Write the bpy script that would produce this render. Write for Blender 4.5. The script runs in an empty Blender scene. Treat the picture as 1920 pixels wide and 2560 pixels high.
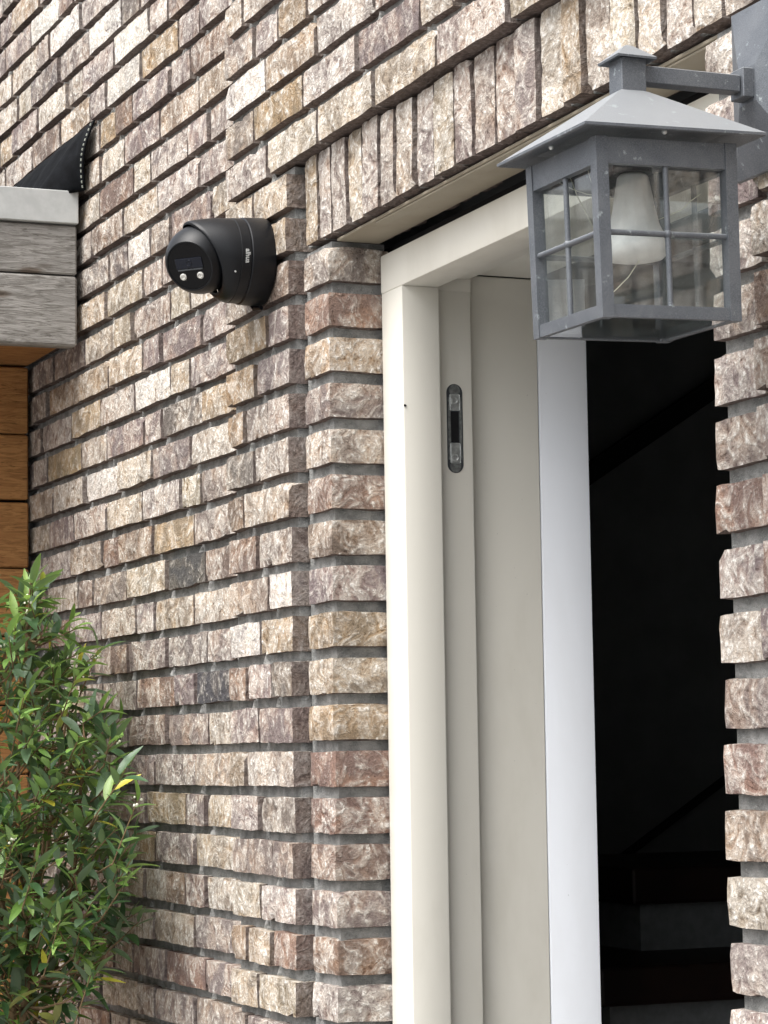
import bpy, bmesh, math, random
from mathutils import Vector, Matrix, noise
R = math.radians
S = bpy.context.scene
C = S.collection
random.seed(11)

# ------------------------------------------------------------------ camera
YAW, PITCH, ROLL, FPX = -1.18042016, 0.0957881, -0.01491636, 6276.56
CAM = Vector((3.24720, -1.21939, 0.04496))
s, co = math.sin(YAW), math.cos(YAW)
fw = Vector((s*math.cos(PITCH), co*math.cos(PITCH), math.sin(PITCH)))
r0 = Vector((co, -s, 0)); u0 = r0.cross(fw)
cr, sr = math.cos(ROLL), math.sin(ROLL)
rr = r0*cr + u0*sr; uu = u0*cr - r0*sr
cd = bpy.data.cameras.new('camera'); cam = bpy.data.objects.new('camera', cd); C.objects.link(cam)
m = Matrix((rr, uu, -fw)).transposed().to_4x4(); m.translation = CAM
cam.matrix_world = m
cd.sensor_fit = 'VERTICAL'; cd.sensor_height = 36; cd.lens = FPX/2560*36
cd.clip_start = .05; cd.clip_end = 400
S.camera = cam

# ------------------------------------------------------------------ light
SUN_DIR = Vector((.16, -.47, .85)).normalized()      # towards the sun
elev = math.asin(SUN_DIR.z); azim = math.atan2(SUN_DIR.x, SUN_DIR.y)
W = bpy.data.worlds.new('World'); S.world = W; W.use_nodes = True
nt = W.node_tree; nt.nodes.clear()
sky = nt.nodes.new('ShaderNodeTexSky'); sky.sky_type = 'NISHITA'; sky.sun_disc = False
sky.sun_elevation = elev; sky.sun_rotation = azim
sky.air_density = 1.0; sky.dust_density = 6.0; sky.ozone_density = 1.0
hs = nt.nodes.new('ShaderNodeHueSaturation'); hs.inputs['Saturation'].default_value = .30
bg = nt.nodes.new('ShaderNodeBackground'); bg.inputs['Strength'].default_value = .15
ow = nt.nodes.new('ShaderNodeOutputWorld')
nt.links.new(sky.outputs[0], hs.inputs['Color']); nt.links.new(hs.outputs[0], bg.inputs['Color']); nt.links.new(bg.outputs[0], ow.inputs['Surface'])
sl = bpy.data.lights.new('sun', 'SUN'); sl.energy = .95; sl.angle = R(60); sl.color = (1, .985, .96)
so = bpy.data.objects.new('sun', sl); C.objects.link(so)
so.rotation_euler = SUN_DIR.to_track_quat('Z', 'Y').to_euler()
V = S.view_settings; V.view_transform = 'Standard'; V.look = 'None'; V.gamma = 1; V.use_curve_mapping = False
V.exposure = 1.17

# ------------------------------------------------------------------ helpers
def tag(o, label=None, cat=None, group=None, kind=None):
    if label: o['label'] = label
    if cat:
        o['category'] = cat
        o['kind'] = 'thing'
    if group: o['group'] = group
    if kind: o['kind'] = kind
    return o
def empty(name, loc=(0, 0, 0), rot=(0, 0, 0)):
    o = bpy.data.objects.new(name, None); C.objects.link(o)
    o.location = loc; o.rotation_euler = rot; o.empty_display_size = .05
    return o
def obj(name, mesh, mat=None, parent=None, loc=None):
    if isinstance(mesh, bmesh.types.BMesh):
        me = bpy.data.meshes.new(name); mesh.normal_update(); mesh.to_mesh(me); mesh.free(); mesh = me
    if mat is not None and not mesh.materials: mesh.materials.append(mat)
    o = bpy.data.objects.new(name, mesh); C.objects.link(o)
    if parent: o.parent = parent
    if loc is not None: o.location = loc
    return o
def bx(bm, a, b, bevel=0.0, seg=1):
    a, b = Vector(a), Vector(b)
    r = bmesh.ops.create_cube(bm, size=1)
    vs = r['verts']
    for v in vs: v.co = Vector([a[i] + (v.co[i]+.5)*(b[i]-a[i]) for i in range(3)])
    if bevel:
        es = list({e for v in vs for e in v.link_edges})
        bmesh.ops.bevel(bm, geom=es, offset=bevel, segments=seg, affect='EDGES', profile=.5)
def box(name, a, b, mat, parent=None, bevel=0.0, seg=1):
    bm = bmesh.new(); bx(bm, a, b, bevel, seg)
    return obj(name, bm, mat, parent)
def smooth(o, ang=40):
    me = o.data
    for p in me.polygons: p.use_smooth = True
    try: me.set_sharp_from_angle(angle=R(ang))
    except Exception: pass
    return o
def lathe(bm, prof, mat4=None, n=40, ribs=None):
    rings = []
    for i, (r, z) in enumerate(prof):
        ring = []
        for k in range(n):
            a = 2*math.pi*k/n; q = r
            if ribs and ribs[i]: q = r*(1+ribs[i]*math.cos(a*(n//4)))
            v = Vector((q*math.cos(a), q*math.sin(a), z))
            ring.append(bm.verts.new(mat4 @ v if mat4 else v))
        rings.append(ring)
    for A, B in zip(rings, rings[1:]):
        for k in range(n): bm.faces.new((A[k], A[(k+1) % n], B[(k+1) % n], B[k]))
    if prof[0][0] > 1e-6: bm.faces.new(rings[0][::-1])
    if prof[-1][0] > 1e-6: bm.faces.new(rings[-1])
def tube(bm, pts, rad, n=6):
    rings = []
    for i, p in enumerate(pts):
        p = Vector(p); d = (Vector(pts[min(i+1, len(pts)-1)]) - Vector(pts[max(i-1, 0)])).normalized()
        a = d.orthogonal().normalized(); b = d.cross(a)
        if rings:
            pa = last
            a = (pa - d*pa.dot(d)).normalized(); b = d.cross(a)
        last = a
        r = rad[i] if isinstance(rad, (list, tuple)) else rad
        rings.append([bm.verts.new(p + (a*math.cos(2*math.pi*k/n) + b*math.sin(2*math.pi*k/n))*r) for k in range(n)])
    for A, B in zip(rings, rings[1:]):
        for k in range(n): bm.faces.new((A[k], A[(k+1) % n], B[(k+1) % n], B[k]))
    bm.faces.new(rings[0][::-1]); bm.faces.new(rings[-1])

class G:                                   # tiny node-graph helper
    def __init__(s, name):
        s.m = bpy.data.materials.new(name); s.m.use_nodes = True
        s.t = s.m.node_tree; s.t.nodes.clear()
        s.out = s.n('ShaderNodeOutputMaterial')
    def n(s, typ, **kw):
        x = s.t.nodes.new(typ)
        for k, v in kw.items(): setattr(x, k, v)
        return x
    def l(s, a, b): s.t.links.new(a, b)
    def setin(s, node, key, val):
        if hasattr(val, 'is_output') or isinstance(val, bpy.types.NodeSocket): s.l(val, node.inputs[key])
        else: node.inputs[key].default_value = val
    def math(s, op, a, b=0.0, c=0.0, clamp=False):
        x = s.n('ShaderNodeMath', operation=op, use_clamp=clamp)
        s.setin(x, 0, a); s.setin(x, 1, b); s.setin(x, 2, c); return x.outputs[0]
    def noise(s, vec, scale, detail=4, rough=.55, dist=0.0):
        x = s.n('ShaderNodeTexNoise'); s.setin(x, 'Vector', vec)
        x.inputs['Scale'].default_value = scale; x.inputs['Detail'].default_value = detail
        x.inputs['Roughness'].default_value = rough; x.inputs['Distortion'].default_value = dist
        return x.outputs[0]
    def ss(s, v, a, b, lo=0.0, hi=1.0):
        x = s.n('ShaderNodeMapRange', interpolation_type='SMOOTHSTEP'); s.setin(x, 0, v); s.setin(x, 1, a); s.setin(x, 2, b)
        x.inputs[3].default_value = lo; x.inputs[4].default_value = hi; return x.outputs[0]
    def mix(s, f, a, b, mode='MIX'):
        x = s.n('ShaderNodeMix', data_type='RGBA', blend_type=mode); s.setin(x, 0, f)
        s.setin(x, 6, a if not isinstance(a, tuple) else (*a[:3], 1)); s.setin(x, 7, b if not isinstance(b, tuple) else (*b[:3], 1))
        return x.outputs[2]
    def vmul(s, v, k):
        x = s.n('ShaderNodeVectorMath', operation='MULTIPLY'); s.setin(x, 0, v); x.inputs[1].default_value = k; return x.outputs[0]
    def vadd(s, v, k):
        x = s.n('ShaderNodeVectorMath', operation='ADD'); s.setin(x, 0, v); s.setin(x, 1, k); return x.outputs[0]
    def pos(s): return s.n('ShaderNodeNewGeometry').outputs['Position']
    def bump(s, h, dist, strength=1.0, normal=None):
        x = s.n('ShaderNodeBump'); x.inputs['Distance'].default_value = dist; x.inputs['Strength'].default_value = strength
        s.l(h, x.inputs['Height'])
        if normal: s.l(normal, x.inputs['Normal'])
        return x.outputs[0]
    def pbr(s, col, rough=.6, normal=None, metal=0.0, spec=.5, **kw):
        x = s.n('ShaderNodeBsdfPrincipled')
        s.setin(x, 'Base Color', col if not isinstance(col, tuple) else (*col[:3], 1))
        s.setin(x, 'Roughness', rough); s.setin(x, 'Metallic', metal); x.inputs['Specular IOR Level'].default_value = spec
        for k, v in kw.items(): s.setin(x, k.replace('_', ' '), v)
        if normal: s.l(normal, x.inputs['Normal'])
        s.l(x.outputs[0], s.out.inputs['Surface']); return s.m

# ------------------------------------------------------------------ materials
def m_brick(name, ends):
    g = G(name); oi = g.n('ShaderNodeObjectInfo')
    off = g.n('ShaderNodeCombineXYZ'); g.l(oi.outputs['Random'], off.inputs[0]); g.l(oi.outputs['Random'], off.inputs[2])
    p = g.vadd(g.pos(), g.vmul(off.outputs[0], (9, 9, 5)))
    n2 = g.noise(p, 17, 3, .5, .8)
    warp = g.n('ShaderNodeTexNoise'); g.l(p, warp.inputs['Vector']); warp.inputs['Scale'].default_value = 20; warp.inputs['Detail'].default_value = 1
    pw = g.vadd(p, g.vmul(warp.outputs['Color'], (.06, .06, .06)))
    n0 = g.noise(pw, 48, 4, .58, .7)
    ridge = g.math('SUBTRACT', 1.0, g.math('MULTIPLY', g.math('ABSOLUTE', g.math('SUBTRACT', g.noise(g.vadd(pw, (3, 1, 2)), 30, 2, .5, 1.2), .5)), 5.0), clamp=True)
    n1 = g.math('ADD', g.math('MULTIPLY', n0, .8), g.math('MULTIPLY', ridge, .15))          # folded-clay creases
    n3 = g.noise(p, 330, 3, .6)
    n4 = g.noise(p, 150, 4, .65, .2)
    a = g.math('ADD', g.math('MULTIPLY', n1, .55), g.math('ADD', g.math('MULTIPLY', n2, .24), g.math('MULTIPLY', n4, .23)))
    a = g.math('ADD', a, g.math('MULTIPLY', g.math('SUBTRACT', oi.outputs['Alpha'], .60), .26))
    mask = g.ss(a, .415, .575)
    base = oi.outputs['Color']
    base = g.mix(g.ss(n2, .40, .64), g.mix(1, base, (.80, .80, .82), 'MULTIPLY'), g.mix(1, base, (1.22, 1.12, 1.0), 'MULTIPLY'))
    over = g.mix(.64, base, (.635, .590, .525))
    col = g.mix(g.math('MULTIPLY', mask, .80), base, over)
    col = g.mix(g.ss(n3, .30, .70, 0, 1), g.mix(1, col, (.84, .84, .85), 'MULTIPLY'), g.mix(1, col, (1.12, 1.12, 1.11), 'MULTIPLY'))
    white = g.ss(g.math('ADD', g.math('MULTIPLY', n4, .6), g.math('MULTIPLY', a, .9)), .80, .93)
    col = g.mix(g.math('MULTIPLY', white, .55), col, (.86, .84, .80))
    pits = g.ss(g.math('ADD', g.math('MULTIPLY', n4, .5), g.math('MULTIPLY', n1, .5)), .33, .42)
    col = g.mix(pits, g.mix(1, col, (.42, .37, .35), 'MULTIPLY'), col)
    # joint shade painted into the colour: dark mauve undersides, and ends if set
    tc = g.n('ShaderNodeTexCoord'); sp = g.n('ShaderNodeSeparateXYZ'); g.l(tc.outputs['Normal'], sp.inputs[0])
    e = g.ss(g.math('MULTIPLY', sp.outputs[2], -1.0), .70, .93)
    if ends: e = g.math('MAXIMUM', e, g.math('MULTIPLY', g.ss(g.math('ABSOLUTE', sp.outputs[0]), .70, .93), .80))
    joint_shade = g.mix(g.ss(n4, .35, .65), (.080, .060, .055), (.150, .115, .104))
    col = g.mix(g.math('MULTIPLY', e, .88), col, joint_shade)
    h = g.math('ADD', g.math('MULTIPLY', n1, 1.0), g.math('ADD', g.math('MULTIPLY', n4, .55), g.math('MULTIPLY', n3, .25)))
    return g.pbr(col, .92, g.bump(h, .0075, .8), spec=.2)
def m_mortar():
    g = G('mortar'); p = g.pos()
    n = g.noise(p, 40, 5, .65); f = g.noise(p, 420, 3, .6)
    col = g.mix(g.ss(n, .35, .65), (.175, .178, .172), (.305, .305, .294))
    col = g.mix(g.math('MULTIPLY', g.ss(g.noise(p, 11, 4, .6), .55, .70), .5), col, (.38, .375, .36))
    col = g.mix(g.ss(f, .60, .74), col, (.36, .355, .34))
    h = g.math('ADD', n, g.math('MULTIPLY', f, .4))
    return g.pbr(col, .95, g.bump(h, .006, 1), spec=.15)
def m_nub():
    g = G('mortar_smear'); n = g.noise(g.pos(), 160, 3)
    return g.pbr(g.mix(g.ss(n, .4, .6), (.22, .22, .21), (.40, .40, .385)), .95, spec=.15)
def m_paint(name, col, rough=.42, dirt=.12, bump=.00025, spec=.45):
    g = G(name); p = g.pos()
    d = g.noise(g.vmul(p, (1, 1, .35)), 9, 5, .6, .4); f = g.noise(p, 900, 2)
    sp = g.noise(p, 240, 2, .5)
    c2 = tuple(c*k for c, k in zip(col, (.80, .79, .76)))
    c = g.mix(g.math('MULTIPLY', g.ss(d, .45, .75), dirt*4, clamp=True), col, c2)
    c = g.mix(g.math('MULTIPLY', g.ss(sp, .77, .80), .5), c, tuple(x*.45 for x in col))
    return g.pbr(c, g.ss(d, .3, .7, rough, rough+.12), g.bump(g.math('ADD', f, g.math('MULTIPLY', d, 2)), bump, .6), spec=spec)
def m_lantern():
    g = G('weathered_grey_metal'); p = g.pos()
    d = g.noise(p, 28, 5, .65, .5); f = g.noise(p, 1100, 2, .5)
    geo = g.n('ShaderNodeNewGeometry'); sep = g.n('ShaderNodeSeparateXYZ'); g.l(geo.outputs['Normal'], sep.inputs[0])
    up = g.ss(sep.outputs[2], .3, .9)                         # paler tone on upward faces
    c = g.mix(g.ss(d, .35, .7), (.080, .089, .101), (.115, .124, .135))
    c = g.mix(g.math('MULTIPLY', up, .75), c, (.33, .345, .355))
    c = g.mix(g.math('MULTIPLY', g.ss(g.noise(p, 75, 4, .7), .62, .70), .55), c, (.42, .47, .47))
    c = g.mix(g.ss(f, .35, .7, 0, .25), c, (.30, .32, .35))
    return g.pbr(c, .46, g.bump(f, .0004, .7), metal=.30, spec=.5)
def m_plain(name, col, rough=.5, spec=.5, metal=0.0, var=.1, scale=60, bump=.0004):
    g = G(name); n = g.noise(g.pos(), scale, 4, .6)
    c = g.mix(g.ss(n, .3, .7), tuple(x*(1-var) for x in col), tuple(min(1, x*(1+var)) for x in col))
    return g.pbr(c, rough, g.bump(n, bump, .5), metal=metal, spec=spec)
def m_glass():
    g = G('dusty_glass'); p = g.pos()
    fr = g.n('ShaderNodeLayerWeight'); fr.inputs['Blend'].default_value = .5
    tr = g.n('ShaderNodeBsdfTransparent'); tr.inputs[0].default_value = (.95, .965, .96, 1)
    gl = g.n('ShaderNodeBsdfGlossy'); gl.inputs['Roughness'].default_value = .03
    mx = g.n('ShaderNodeMixShader'); g.l(g.math('MULTIPLY_ADD', g.math('POWER', fr.outputs['Facing'], 4.0), .85, .07, clamp=True), mx.inputs[0]); g.l(tr.outputs[0], mx.inputs[1]); g.l(gl.outputs[0], mx.inputs[2])
    df = g.n('ShaderNodeBsdfDiffuse'); df.inputs[0].default_value = (.55, .58, .57, 1)
    n = g.noise(g.vmul(p, (1, 1, .25)), 50, 5, .65, .5)
    d = g.ss(n, .45, .82, .008, .09)
    m2 = g.n('ShaderNodeMixShader'); g.l(d, m2.inputs[0]); g.l(mx.outputs[0], m2.inputs[1]); g.l(df.outputs[0], m2.inputs[2])
    g.l(m2.outputs[0], g.out.inputs['Surface']); return g.m
def m_wood(name, c1, c2, c3, rough=.8, along='Y', knots=True):
    g = G(name); oi = g.n('ShaderNodeObjectInfo'); off = g.n('ShaderNodeCombineXYZ'); g.l(oi.outputs['Random'], off.inputs[0]); g.l(oi.outputs['Random'], off.inputs[2])
    p = g.vadd(g.pos(), g.vmul(off.outputs[0], (3, 3, 7)))
    st = (1, .11, 1) if along == 'Y' else (.11, 1, 1)
    w = g.noise(g.vmul(p, (1, .5, 1)), 9, 2)
    pz = g.vadd(p, g.vmul(g.n('ShaderNodeCombineXYZ').outputs[0], (0, 0, 0)))
    n = g.noise(g.vmul(pz, st), 150, 5, .65, 1.2); b = g.noise(g.vmul(p, (1, .25, 1)), 22, 3, .6, 1.5)
    c = g.mix(g.ss(n, .36, .62), c1, c2); c = g.mix(g.ss(b, .50, .72), c, c3)
    kn = g.n('ShaderNodeTexVoronoi'); kn.inputs['Scale'].default_value = 8; g.l(g.vmul(p, (1, .5, 1.6)), kn.inputs['Vector'])
    c = g.mix(g.ss(kn.outputs['Distance'], .05, .13), g.mix(1, c, (.45, .38, .33), 'MULTIPLY'), c)
    f = g.noise(g.vmul(p, st), 420, 3, .6)
    c = g.mix(g.ss(f, .32, .42), g.mix(1, c, (.5, .48, .46), 'MULTIPLY'), c)
    return g.pbr(c, rough, g.bump(g.math('ADD', n, g.math('MULTIPLY', f, .5)), .0022, .8), spec=.25)
def m_leaf(name, own):
    g = G(name)
    if own: c = g.n('ShaderNodeObjectInfo').outputs['Color']
    else:
        at = g.n('ShaderNodeAttribute'); at.attribute_name = 'tint'; c = at.outputs['Color']
    n = g.noise(g.pos(), 90, 3)
    c = g.mix(g.ss(n, .35, .65, 0, .35), c, g.mix(1, c, (.62, .68, .6), 'MULTIPLY'))
    geo = g.n('ShaderNodeNewGeometry')
    c = g.mix(g.math('MULTIPLY', geo.outputs['Backfacing'], .5), c, (.17, .225, .15))
    di = g.n('ShaderNodeBsdfPrincipled'); g.l(c, di.inputs['Base Color']); di.inputs['Roughness'].default_value = .40; di.inputs['Specular IOR Level'].default_value = .5
    tl = g.n('ShaderNodeBsdfTranslucent'); g.l(g.mix(1, c, (1.5, 1.7, .6), 'MULTIPLY'), tl.inputs[0])
    mx = g.n('ShaderNodeMixShader'); mx.inputs[0].default_value = .25; g.l(di.outputs[0], mx.inputs[1]); g.l(tl.outputs[0], mx.inputs[2])
    g.l(mx.outputs[0], g.out.inputs['Surface']); return g.m

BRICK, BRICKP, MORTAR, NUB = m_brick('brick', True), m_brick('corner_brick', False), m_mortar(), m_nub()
CREAM = m_paint('cream_paint', (.750, .728, .652), .40, .12)
BEIGE = m_paint('beige_lintel_paint', (.34, .30, .23), .5, .16)
WHITE = m_paint('white_reveal_paint', (.74, .77, .815), .6, .05)
LANT, GLASS = m_lantern(), m_glass()
PORC = m_plain('frosted_bulb', (.80, .79, .77), .35, .5, var=.06)
BLACKP = m_plain('black_camera_shell', (.0028, .0036, .0052), .40, .34, var=.15, scale=300, bump=.0001)
BLACKG = m_plain('black_gloss_face', (.002, .002, .0025), .10, .22, var=.1)
LENSW = m_plain('dark_lens_window', (.004, .006, .013), .06, .35, var=.1)
GREYP = m_plain('dark_grey_plastic', (.045, .05, .055), .35, .5)
LEDM = m_plain('led_lens', (.55, .54, .50), .15, .6, var=.3, scale=500)
LOGO = m_plain('logo_silver', (.42, .43, .42), .35, .5)
ALU = m_plain('grey_trim', (.42, .43, .42), .48, .5, var=.08, scale=35)
EPDM = m_plain('black_membrane', (.0045, .005, .006), .75, .06, var=.5, scale=40, bump=.003)
STITCH = m_plain('pale_stitch', (.30, .32, .28), .8, .2)
GWOOD = m_wood('grey_weathered_wood', (.150, .140, .126), (.300, .288, .268), (.225, .214, .198))
CEDAR = m_wood('orange_cedar', (.270, .128, .045), (.430, .215, .078), (.330, .155, .055))
STEEL = m_plain('zinc_steel', (.62, .64, .63), .38, .5, metal=.75, var=.25, scale=150)
ZINC = m_plain('dull_zinc', (.20, .21, .205), .45, .5, metal=.5, var=.35, scale=200)
DARKP = m_plain('dark_recess', (.010, .010, .011), .7, .2)
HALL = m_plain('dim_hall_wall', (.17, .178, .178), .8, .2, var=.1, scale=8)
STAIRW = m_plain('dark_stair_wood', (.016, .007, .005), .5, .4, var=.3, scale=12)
RISER = m_plain('grey_riser', (.21, .225, .23), .7, .2)
LEAF, LEAFM = m_leaf('leaf', True), m_leaf('leaf_mass', False)
STEM = m_plain('woody_stem', (.17, .115, .065), .8, .2, var=.35, scale=70, bump=.002)
PAVE = m_plain('grey_paving', (.24, .235, .228), .9, .2, var=.2, scale=5, bump=.004)
FLOWER = m_plain('pale_bud', (.72, .72, .58), .7, .2)

# ------------------------------------------------------------------ ground
bm = bmesh.new(); bx(bm, (-150, -150, -1.75), (150, 150, -1.555))
tag(obj('ground', bm, PAVE), kind='structure')

# ------------------------------------------------------------------ bricks
PITCH_Z, BH, JT = .0625, .0490, .0135
def rough_brick(L, D, H, seed, cell=.0115, r=.0022, amp=.0014, wob=.0016):
    nx, ny, nz = max(2, round(L/cell)), max(2, round(D/.022)), max(3, round(H/cell))
    key, verts, faces = {}, [], []
    so_ = Vector((seed*3.17, seed*1.31, seed*7.7))
    def vid(i, j, k):
        t = (i, j, k)
        if t not in key:
            p = Vector((L*i/nx, D*j/ny, H*k/nz))
            lo = Vector((r, r, r)); hi = Vector((L-r, D-r, H-r))
            c = Vector([min(max(p[a], lo[a]), hi[a]) for a in range(3)])
            d = p-c
            if d.length > 1e-9: p = c + d.normalized()*r
            ctr = Vector((L/2, D/2, H/2)); nrm = (p-c).normalized() if (p-c).length > 1e-9 else Vector((0, -1, 0))
            q = p*16 + so_
            w = Vector((noise.noise(q), noise.noise(q+Vector((9, 3, 1))), noise.noise(q+Vector((2, 8, 5)))))
            p = p + Vector((w.x*wob, w.y*wob*.8, w.z*wob*1.25))
            f = noise.fractal(p*75+so_, .8, 2.0, 3)
            p = p + nrm*f*amp
            key[t] = len(verts); verts.append(p)
        return key[t]
    def quad(a, b, c, d): faces.append((vid(*a), vid(*b), vid(*c), vid(*d)))
    for i in range(nx):
        for k in range(nz):
            quad((i, 0, k), (i+1, 0, k), (i+1, 0, k+1), (i, 0, k+1)); quad((i, ny, k+1), (i+1, ny, k+1), (i+1, ny, k), (i, ny, k))
        for j in range(ny):
            quad((i, j, nz), (i+1, j, nz), (i+1, j+1, nz), (i, j+1, nz)); quad((i, j+1, 0), (i+1, j+1, 0), (i+1, j, 0), (i, j, 0))
    for j in range(ny):
        for k in range(nz):
            quad((nx, j, k), (nx, j+1, k), (nx, j+1, k+1), (nx, j, k+1)); quad((0, j, k+1), (0, j+1, k+1), (0, j+1, k), (0, j, k))
    # chip a corner or an edge of some bricks
    rg = random.Random(seed)
    if rg.random() < .55:
        cx, cz = rg.choice((0, L, rg.uniform(0, L))), rg.choice((0, H)); rad = rg.uniform(.006, .013)
        for v in verts:
            d = (Vector((v.x-cx, v.y*.9, v.z-cz))).length
            if d < rad:
                t = (1-d/rad)
                v.y += t*.006; v.z += (t*.006 if cz == 0 else -t*.006)
    me = bpy.data.meshes.new('brick'); me.from_pydata(verts, [], faces); me.update()
    for p_ in me.polygons: p_.use_smooth = True
    me.set_sharp_from_angle(angle=R(50))
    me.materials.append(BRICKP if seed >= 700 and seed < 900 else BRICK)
    return me
LIB = {}
for nm, L, n in (('s', .205, 22), ('h', .101, 14), ('t', .150, 8), ('q', .062, 3)):
    LIB[nm] = (L, [rough_brick(L, .095, BH, 100*len(LIB)+k+1) for k in range(n)])
SOLD = [rough_brick(.052, .095, .122, 900+k, amp=.0016) for k in range(12)]
PIERM = [rough_brick(.095, .092, BH, 700+k, r=.004) for k in range(14)]

CL = {'M': ((.226, .184, .166), .48), 'C': ((.290, .236, .180), .64), 'Y': ((.285, .218, .148), .54), 'R': ((.228, .156, .126), .48),
      'W': ((.400, .365, .340), .86), 'D': ((.090, .088, .086), .28), 'B': ((.205, .152, .122), .48), 'P': ((.250, .200, .178), .60), 'G': ((.180, .155, .140), .42)}
def paint(o, k, rg):
    c, a = CL[k]; f = rg.uniform(.90, 1.10)
    o.color = (c[0]*f, c[1]*f*rg.uniform(.97, 1.03), c[2]*f*rg.uniform(.94, 1.05), min(1, max(0, a + rg.uniform(-.12, .12))))
def pick(rg, z):
    u = min(1, max(0, (z+.3)/1.2))
    w = dict(M=.30, C=.16+.14*u, Y=.07+.04*u, R=.13*(1-u)+.01, B=.20*(1-u)+.05, P=.17+.08*u, W=.012+.012*u, G=.07, D=.0)
    return rg.choices(list(w), list(w.values()))[0]
rgb = random.Random(5)
def brick(parent, x0, x1, z, y=0.0, kind=None, gap=None, jitter=.0026):
    gap = gap or rgb.uniform(.0075, .0115)
    L = x1-x0-gap
    nm = min(LIB, key=lambda k: abs(LIB[k][0]-L)); L0, ms = LIB[nm]
    o = bpy.data.objects.new('brick', rgb.choice(ms)); C.objects.link(o); o.parent = parent
    o.location = (x0+gap/2, y+rgb.uniform(-jitter, jitter), z+rgb.uniform(-.0008, .0008)); o.scale = (L/L0, 1, 1)
    o.rotation_euler = (rgb.uniform(-.010, .010), rgb.uniform(-.005, .005), rgb.uniform(-.007, .007)*min(1, .1/L))
    paint(o, kind or pick(rgb, z), rgb)
    return o
def nubs(parent, pts, y):
    bm = bmesh.new(); rg = random.Random(3)
    for x, z in pts:
        if rg.random() < .25: continue
        w, h, d = rg.uniform(.0035, .006), rg.uniform(.008, .018), rg.uniform(.003, .0065)
        z0 = z-JT-.001
        yb = y+.0150
        vs = [bm.verts.new((x-w, yb, z0)), bm.verts.new((x+w, yb, z0)), bm.verts.new((x+w*.3, yb-d-.003, z0+.002)), bm.verts.new((x-w*.4, yb-d*.8-.003, z0+.003)),
              bm.verts.new((x+rg.uniform(-.001, .001), yb-d*.5-.002, z0+h)), bm.verts.new((x, yb+.001, z0+h))]
        for f in ((0, 1, 2, 3), (3, 2, 4), (1, 5, 4, 2), (0, 3, 4, 5)): bm.faces.new([vs[i] for i in f])
    o = obj('mortar_smear', bm, NUB, parent); tag(o, kind='stuff'); return o

LEFT = {-7: [-1.36, -1.156, -.961], -6: [-1.217, -1.012, -.81, -.709, -.51], -5: [-1.148, -.935, -.827, -.653, -.454], -4: [-.711, -.507], -3: [-.762, -.655, -.553, -.456], -2: [-.709, -.509], -1: [-.754, -.545, -.453], 0: [-.707, -.497], 1: [-.645, -.44], 2: [-.999, -.804, -.599, -.494], 3: [-.952, -.851, -.642, -.446], 4: [-1.003, -.801, -.702, -.505], 5: [-1.153, -1.056, -.855, -.639, -.452], 6: [-1.401, -1.197, -1.001, -.904, -.704, -.493], 7: [-1.347, -1.171, -.966, -.761, -.558, -.463], 8: [-1.306, -1.102, -.908, -.707, -.509], 9: [-1.352, -1.126, -.97, -.756, -.658, -.456], 10: [-1.401, -1.195, -1.004, -.801, -.608, -.508], 11: [-1.352, -1.15, -.954, -.754, -.655, -.455], 12: [-1.414, -1.311, -1.11, -.918, -.814, -.613, -.51], 13: [-.966, -.757, -.65, -.447], 14: [-.948, -.84, -.713, -.608, -.406], 15: [-1.054, -.858, -.665, -.456], 16: [-1.008, -.802, -.705, -.512, -.41], 17: [-.998, -.856, -.66, -.458], 18: [-1.01, -.91, -.805, -.603, -.504], 19: [-1.463, -1.257, -1.059, -.96, -.76, -.561, -.453], 20: [-1.614, -1.413, -1.213, -1.111, -.91, -.708, -.61, -.41], 21: [-1.569, -1.466, -1.266, -1.073, -.872, -.766, -.56, -.455], 22: [-1.62, -1.427, -1.326, -1.122, -.92, -.81, -.61, -.5], 23: [-1.671, -1.473, -1.268], 24: [-1.613]}
RIGHT = {-6: [-.22], -5: [-.165], -4: [-.213, -.114], -3: [-.161], -2: [-.106], -1: [-.161], 0: [-.214], 1: [-.154], 2: [-.206, -.103], 3: [-.15], 4: [-.111], 5: [-.158], 6: [-.208], 7: [-.159], 8: [-.208, -.11], 9: [-.155], 10: [-.106], 11: [-.16], 12: [-.106], 13: [-.157], 14: [-.102, .106, .308, .513, .716], 15: [-.157, .051, .254, .462], 16: [-.105, .103, .312], 17: [-.153, -.051, .068]}
# bricks that stand out in colour: (course, x) -> class
SPECL = {(22, -1.2): 'W', (21, -.98): 'W', (19, -.85): 'W', (14, -.80): 'W', (10, -.68): 'W', (22, -1.37): 'P', (9, -1.04): 'C', (5, -.56): 'D', (2, -.41): 'D', (9, -.57): 'G', (17, -.55): 'Y', (9, -.40): 'Y', (11, -1.10): 'Y', (11, -.89): 'Y', (0, -.40): 'C', (4, -.60): 'C', (4, -.4): 'C', (7, -.85): 'C', (8, -.8): 'C', (5, -.75): 'C', (12, -.55): 'C', (10, -1.1): 'Y'}
SPECR = {(3, -.22): 'W', (2, -.25): 'R', (2, -.15): 'P', (9, -.2): 'Y', (14, .2): 'C', (14, .02): 'C', (15, -.06): 'Y', (16, -.01): 'Y', (14, .4): 'C', (-2, -.06): 'M', (0, -.06): 'P', (13, -.06): 'C', (12, -.06): 'C', (7, -.08): 'P', (4, -.22): 'C', (0, -.22): 'Y', (-3, -.22): 'C', (1, -.22): 'P', (11, -.06): 'B', (-4, -.06): 'R', (-4, -.16): 'Y', (8, -.06): 'P', (6, -.1): 'C', (10, -.2): 'Y', (17, -.1): 'P', (6, -.25): 'B', (5, -.08): 'P', (5, -.22): 'B'}
def spec(tab, n, a, b):
    for (k, x), c in tab.items():
        if k == n and a < x < b: return c
    return None
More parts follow.
